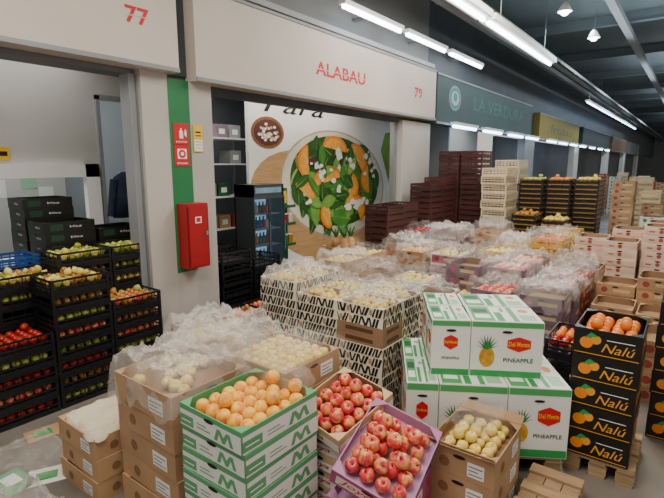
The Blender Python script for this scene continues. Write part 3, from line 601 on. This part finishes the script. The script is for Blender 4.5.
# ------------------------------------------------------------ mixed produce display
def deco(bg,tc,blob):
    def f(b,F,i):
        w,h=F[3],F[4];b.rect(F,-w*.46,-h*.4,w*.46,h*.36,bg,.0003);b.ell(F,-w*.28,0,h*.26,h*.26,blob,.0008,14);b.rect(F,-w*.05,-h*.15,w*.38,h*.12,tc,.0008)
    return f
midk={'purple':tray_mesh(.36,.46,.12,purp,kraftd,.05,deco(purp,kraftl,pinkc),'purple_tray'),'pink':tray_mesh(.36,.46,.12,whc,kraftd,.05,deco(pinkc,kraftl,redc),'pink_white_tray'),
 'brown':tray_mesh(.36,.46,.12,kraft,kraftd,.05,deco(kraft,kraftl,redc),'mid_brown_tray'),'wood':crate_mesh(.36,.46,.12,woodl,'wooden_crate',.03),'yellow':crate_mesh(.36,.46,.12,yelp,'yellow_crate',.03),
 'red':tray_mesh(.36,.46,.12,redc,kraftd,.05,deco(redc,kraftl,yellow),'red_tray'),'white':tray_mesh(.36,.46,.12,whc,kraftd,.05,deco(whc,redc,grc),'white_tray')}
lab={'purple':'dull purple printed cardboard fruit tray','pink':'pink and white printed cardboard fruit tray','brown':'brown cardboard fruit tray','wood':'light wooden slatted fruit crate','yellow':'yellow slatted plastic crate','red':'dull red printed cardboard fruit tray','white':'white printed cardboard fruit tray'}
def midstack(kd,x,y,n,grp,jit=.006,rz=0,skip=0): 
    return stack(midk[kd],x,y,0,n,.12,{'wood':'fruit_crate','yellow':'fruit_crate','brown':'brown_fruit_tray'}.get(kd,'printed_fruit_tray'),lab[kd],'crate' if kd in('wood','yellow') else 'box',grp,jit=jit,rz=rz,skip=skip)
seedc=100
for iy in range(8):
    for ix in range(6):
        x=-3.12+ix*.42+(iy%2)*.03+R.uniform(-.02,.02);y=3.80+iy*.49+ix*.06+R.uniform(-.01,.01)
        if x>-1.05 and y<4.3: continue
        if ix==5 and iy>4: continue
        if ix==0 and iy==0: x=-3.0
        if ix<=1: kd=R.choice(['brown','red','purple','brown'])
        elif iy>=5: kd=R.choice(['yellow','wood','red','brown','yellow'])
        elif ix>=4: kd=R.choice(['pink','purple','red','purple'])
        else: kd=R.choice(['brown','purple','white','wood','pink'])
        n=R.choice([4,5,6,6]) if iy<5 else R.choice([5,6,7])
        if iy<=1 and ix>=1: n=R.choice([4,5,5])
        _,t=midstack(kd,x,y,n,'mixed produce boxes in the display',.010,R.uniform(-.05,.05))
        z=n*.121
        q=R.random();fk=R.choice(['lemon','yellow_fruit','orange','peach','tomato','lemon'])
        if ix>=4: fk=R.choice(['orange','apple','tomato','peach'])
        if ix in(1,2,3) and iy<3: fk=R.choice(['lemon','yellow_fruit'])
        if q<.7 and iy<6: fill(t,.34,.44,.05+.036 if kd not in('wood','yellow') else .042+.036,fk,.040,('in the produce display','%s in the produce display'%fk),only=lambda a,b:R.random()<.85)
        if iy<7 and R.random()<.85:
            seedc+=1;film_sheet(x,y,z+.012,R.uniform(.42,.52),R.uniform(.50,.62),'crumpled clear plastic over produce boxes in the display',R.uniform(.035,.07),seedc,R.choice([film,film,filmw,filmw,filmt]),.14,n=32,rz=R.uniform(-.4,.4))
pm=M('pineapple_skin','#c98a25',.7,.5,2,bump=.6)
def pineapple(x,y,z):
    o=thing('pineapple',MB().lathe([(.001,.17),(.03,.168),(.052,.13),(.06,.08),(.052,.02),(.03,.0),(.001,0)],12,pm).mesh('pineapple'),(x,y,z),'golden pineapple with spiky green crown','pineapple','pineapples on the display')
    b=MB()
    for i in range(16):
        a=i*2.4;l=.10+.05*(i%3);u=.2+.03*(16-i)/2;dx,dy=math.cos(a),math.sin(a);s=.012
        b.add([(-dy*s,dx*s,.16),(dy*s,-dx*s,.16),(dx*l*u+dy*s*.6,dy*l*u-dx*s*.6,.16+l*.6),(dx*l*u*1.8,dy*l*u*1.8,.16+l),(dx*l*u-dy*s*.6,dy*l*u+dx*s*.6,.16+l*.6)],[(0,1,2,3,4)],leafm)
    part(o,'crown',b.mesh('crown'),label='spiky green leaves')
stack(midk['brown'],-3.60,5.02,0,6,.12,'brown_fruit_tray','brown cardboard tray holding pineapples','box','brown trays with pineapples',jit=.003)
for i in range(2):
    for j in range(2): pineapple(-3.66+i*.13,4.94+j*.15,.05+5*.1212+.002)
film_sheet(-3.55,4.98,.75,.30,.34,'clear plastic draped over the pineapples',.05,93,film,.05,n=28)
# ------------------------------------------------------------ tall stacks
crR=crate_mesh(.36,.44,.085,redp,'red_crate')
for x,y,n in [(-3.43,5.77,14),(-3.45,6.25,14),(-3.43,7.07,17),(-3.43,7.55,18),(-3.41,8.05,23),(-3.03,8.10,23),(-3.43,8.53,23)]:
    stack(crR,x,y,0,n,.085,'dark_slatted_crate','dark brown slatted plastic crate','crate','tall stacks of dark brown crates',jit=.002)
ww=crate_mesh(.40,.56,.13,M('pale_board','#d8c6a8',.8,.1,4,objvar=.1),'pale_crate')
for x,y,n in [(-2.60,8.05,13),(-2.60,8.65,14),(-2.95,8.75,12)]: _,t=stack(ww,x,y,0,n,.13,'wooden_crate','pale wooden fruit crate','crate','tall stack of pale wooden crates',jit=.012)
slim=crate_mesh(.36,.44,.075,blackp,'slim_black_crate',.02,M('amber_rim','#8e6a28',.5,.1,5))
for x,y,n,kd in [(-2.17,8.52,20,'green_apple'),(-1.79,8.72,20,'orange'),(-1.41,8.9,20,'lemon'),(-2.12,8.02,13,'mango'),(-1.72,8.2,12,'lemon')]:
    _,t=stack(slim,x,y,0,n,.075,'slim_plastic_crate','slim dark slatted fruit crate with amber rim','crate','tall stacks of slim dark crates',jit=.003);fill(t,.33,.41,.065,kd,.038,('on a tall dark crate stack','produce on the tall dark stacks'),heap=.15)
def drw(b,F,i): w,h=F[3],F[4];b.rect(F,-w*.46,-h*.42,w*.46,h*.1,M('peach_print','#dcb49c',.6,.1,5),.0003);b.ell(F,w*.0,-h*.1,h*.24,h*.24,redc,.0008,14);b.rect(F,-w*.34,-h*.2,-w*.18,-h*.05,redc,.0008)
rw=tray_mesh(.36,.44,.10,M('peach_card','#d9c3b0',.7,.08,5,objvar=.08),kraftd,.05,drw,'peach_tray')
for x,y,n in [(-1.05,7.3,8),(-.68,7.1,8),(-.28,7.2,10),(-.66,7.6,9),(-.28,7.7,10),(.1,7.3,10)]: stack(rw,x,y,0,n,.10,'peach_fruit_tray','peach-coloured fruit tray with red print','box','stacked peach-coloured trays',jit=.004)
for x,y,n in [(-.95,6.15,5),(-.58,6.05,4),(-.2,6.0,5),(-.55,5.55,3),(-.15,5.45,3),(-.4,4.95,3),(0,4.8,3),(-.45,4.4,4),(-.05,4.3,4)]: midstack('brown',x,y,n,'brown trays along the aisle')
far=[]
for i in range(40):
    x=R.uniform(-3.4,-.3);y=R.uniform(10,24)
    if any(abs(x-a)<.5 and abs(y-b)<.62 for a,b in far): continue
    far.append((x,y));kd=R.choice(['wood','brown','red','white','brown','wood']);midstack(kd,x,y,R.randint(7,12),'produce stacks farther along the hall',.005)
# ============================================================ LIGHT
def area(loc,sx,sy,e,c=(1,1,1),rot=(0,0,0)):
    l=bpy.data.lights.new('area_light_data','AREA');l.shape='RECTANGLE';l.size=sx;l.size_y=sy;l.energy=e;l.color=c
    o=bpy.data.objects.new('area_light',l);COL.objects.link(o);o.location=loc;o.rotation_euler=rot
WC=(1,.92,.81)
area((-1.2,.5,4.2),2.2,2.5,165,WC);area((-1.5,5.6,4.1),2.2,2.2,190,WC);area((1.5,3,4.2),2,4,55,WC)
area((-4.6,1.2,2.85),.8,2.5,17,(1,.97,.93));area((-4.45,5.3,2.85),.5,3,28,WC);area((-5.4,4.2,2.85),.8,1.2,16,(1,.97,.93));area((-6,1.5,2.85),1,2,40,(.92,.97,1));area((-4.6,11,2.85),.8,4,35,(.85,.97,1))
for y in (10.5,15,20,26,34): area((-2.0,y,4.25),.3,2.5,75,(.78,.93,1))
for y in (5,10,16,24,34): area((-1.0,y,3.9),1.5,3,24,(.82,.94,1),(math.pi,0,0))  # upward fill lights added to brighten the ceiling, no fittings behind them
w=bpy.data.worlds.new('World');bpy.context.scene.world=w;w.use_nodes=True
w.node_tree.nodes['Background'].inputs[0].default_value=(1,.94,.87,1);w.node_tree.nodes['Background'].inputs[1].default_value=.72
# ============================================================ CAMERA
cd=bpy.data.cameras.new('Camera');cam=bpy.data.objects.new('Camera',cd);COL.objects.link(cam)
cd.sensor_width=36;cd.lens=480/664*36;cd.clip_end=200
cam.location=(0,0,1.75);cam.rotation_euler=(math.radians(90-9.93),0,math.radians(37))
bpy.context.scene.camera=cam
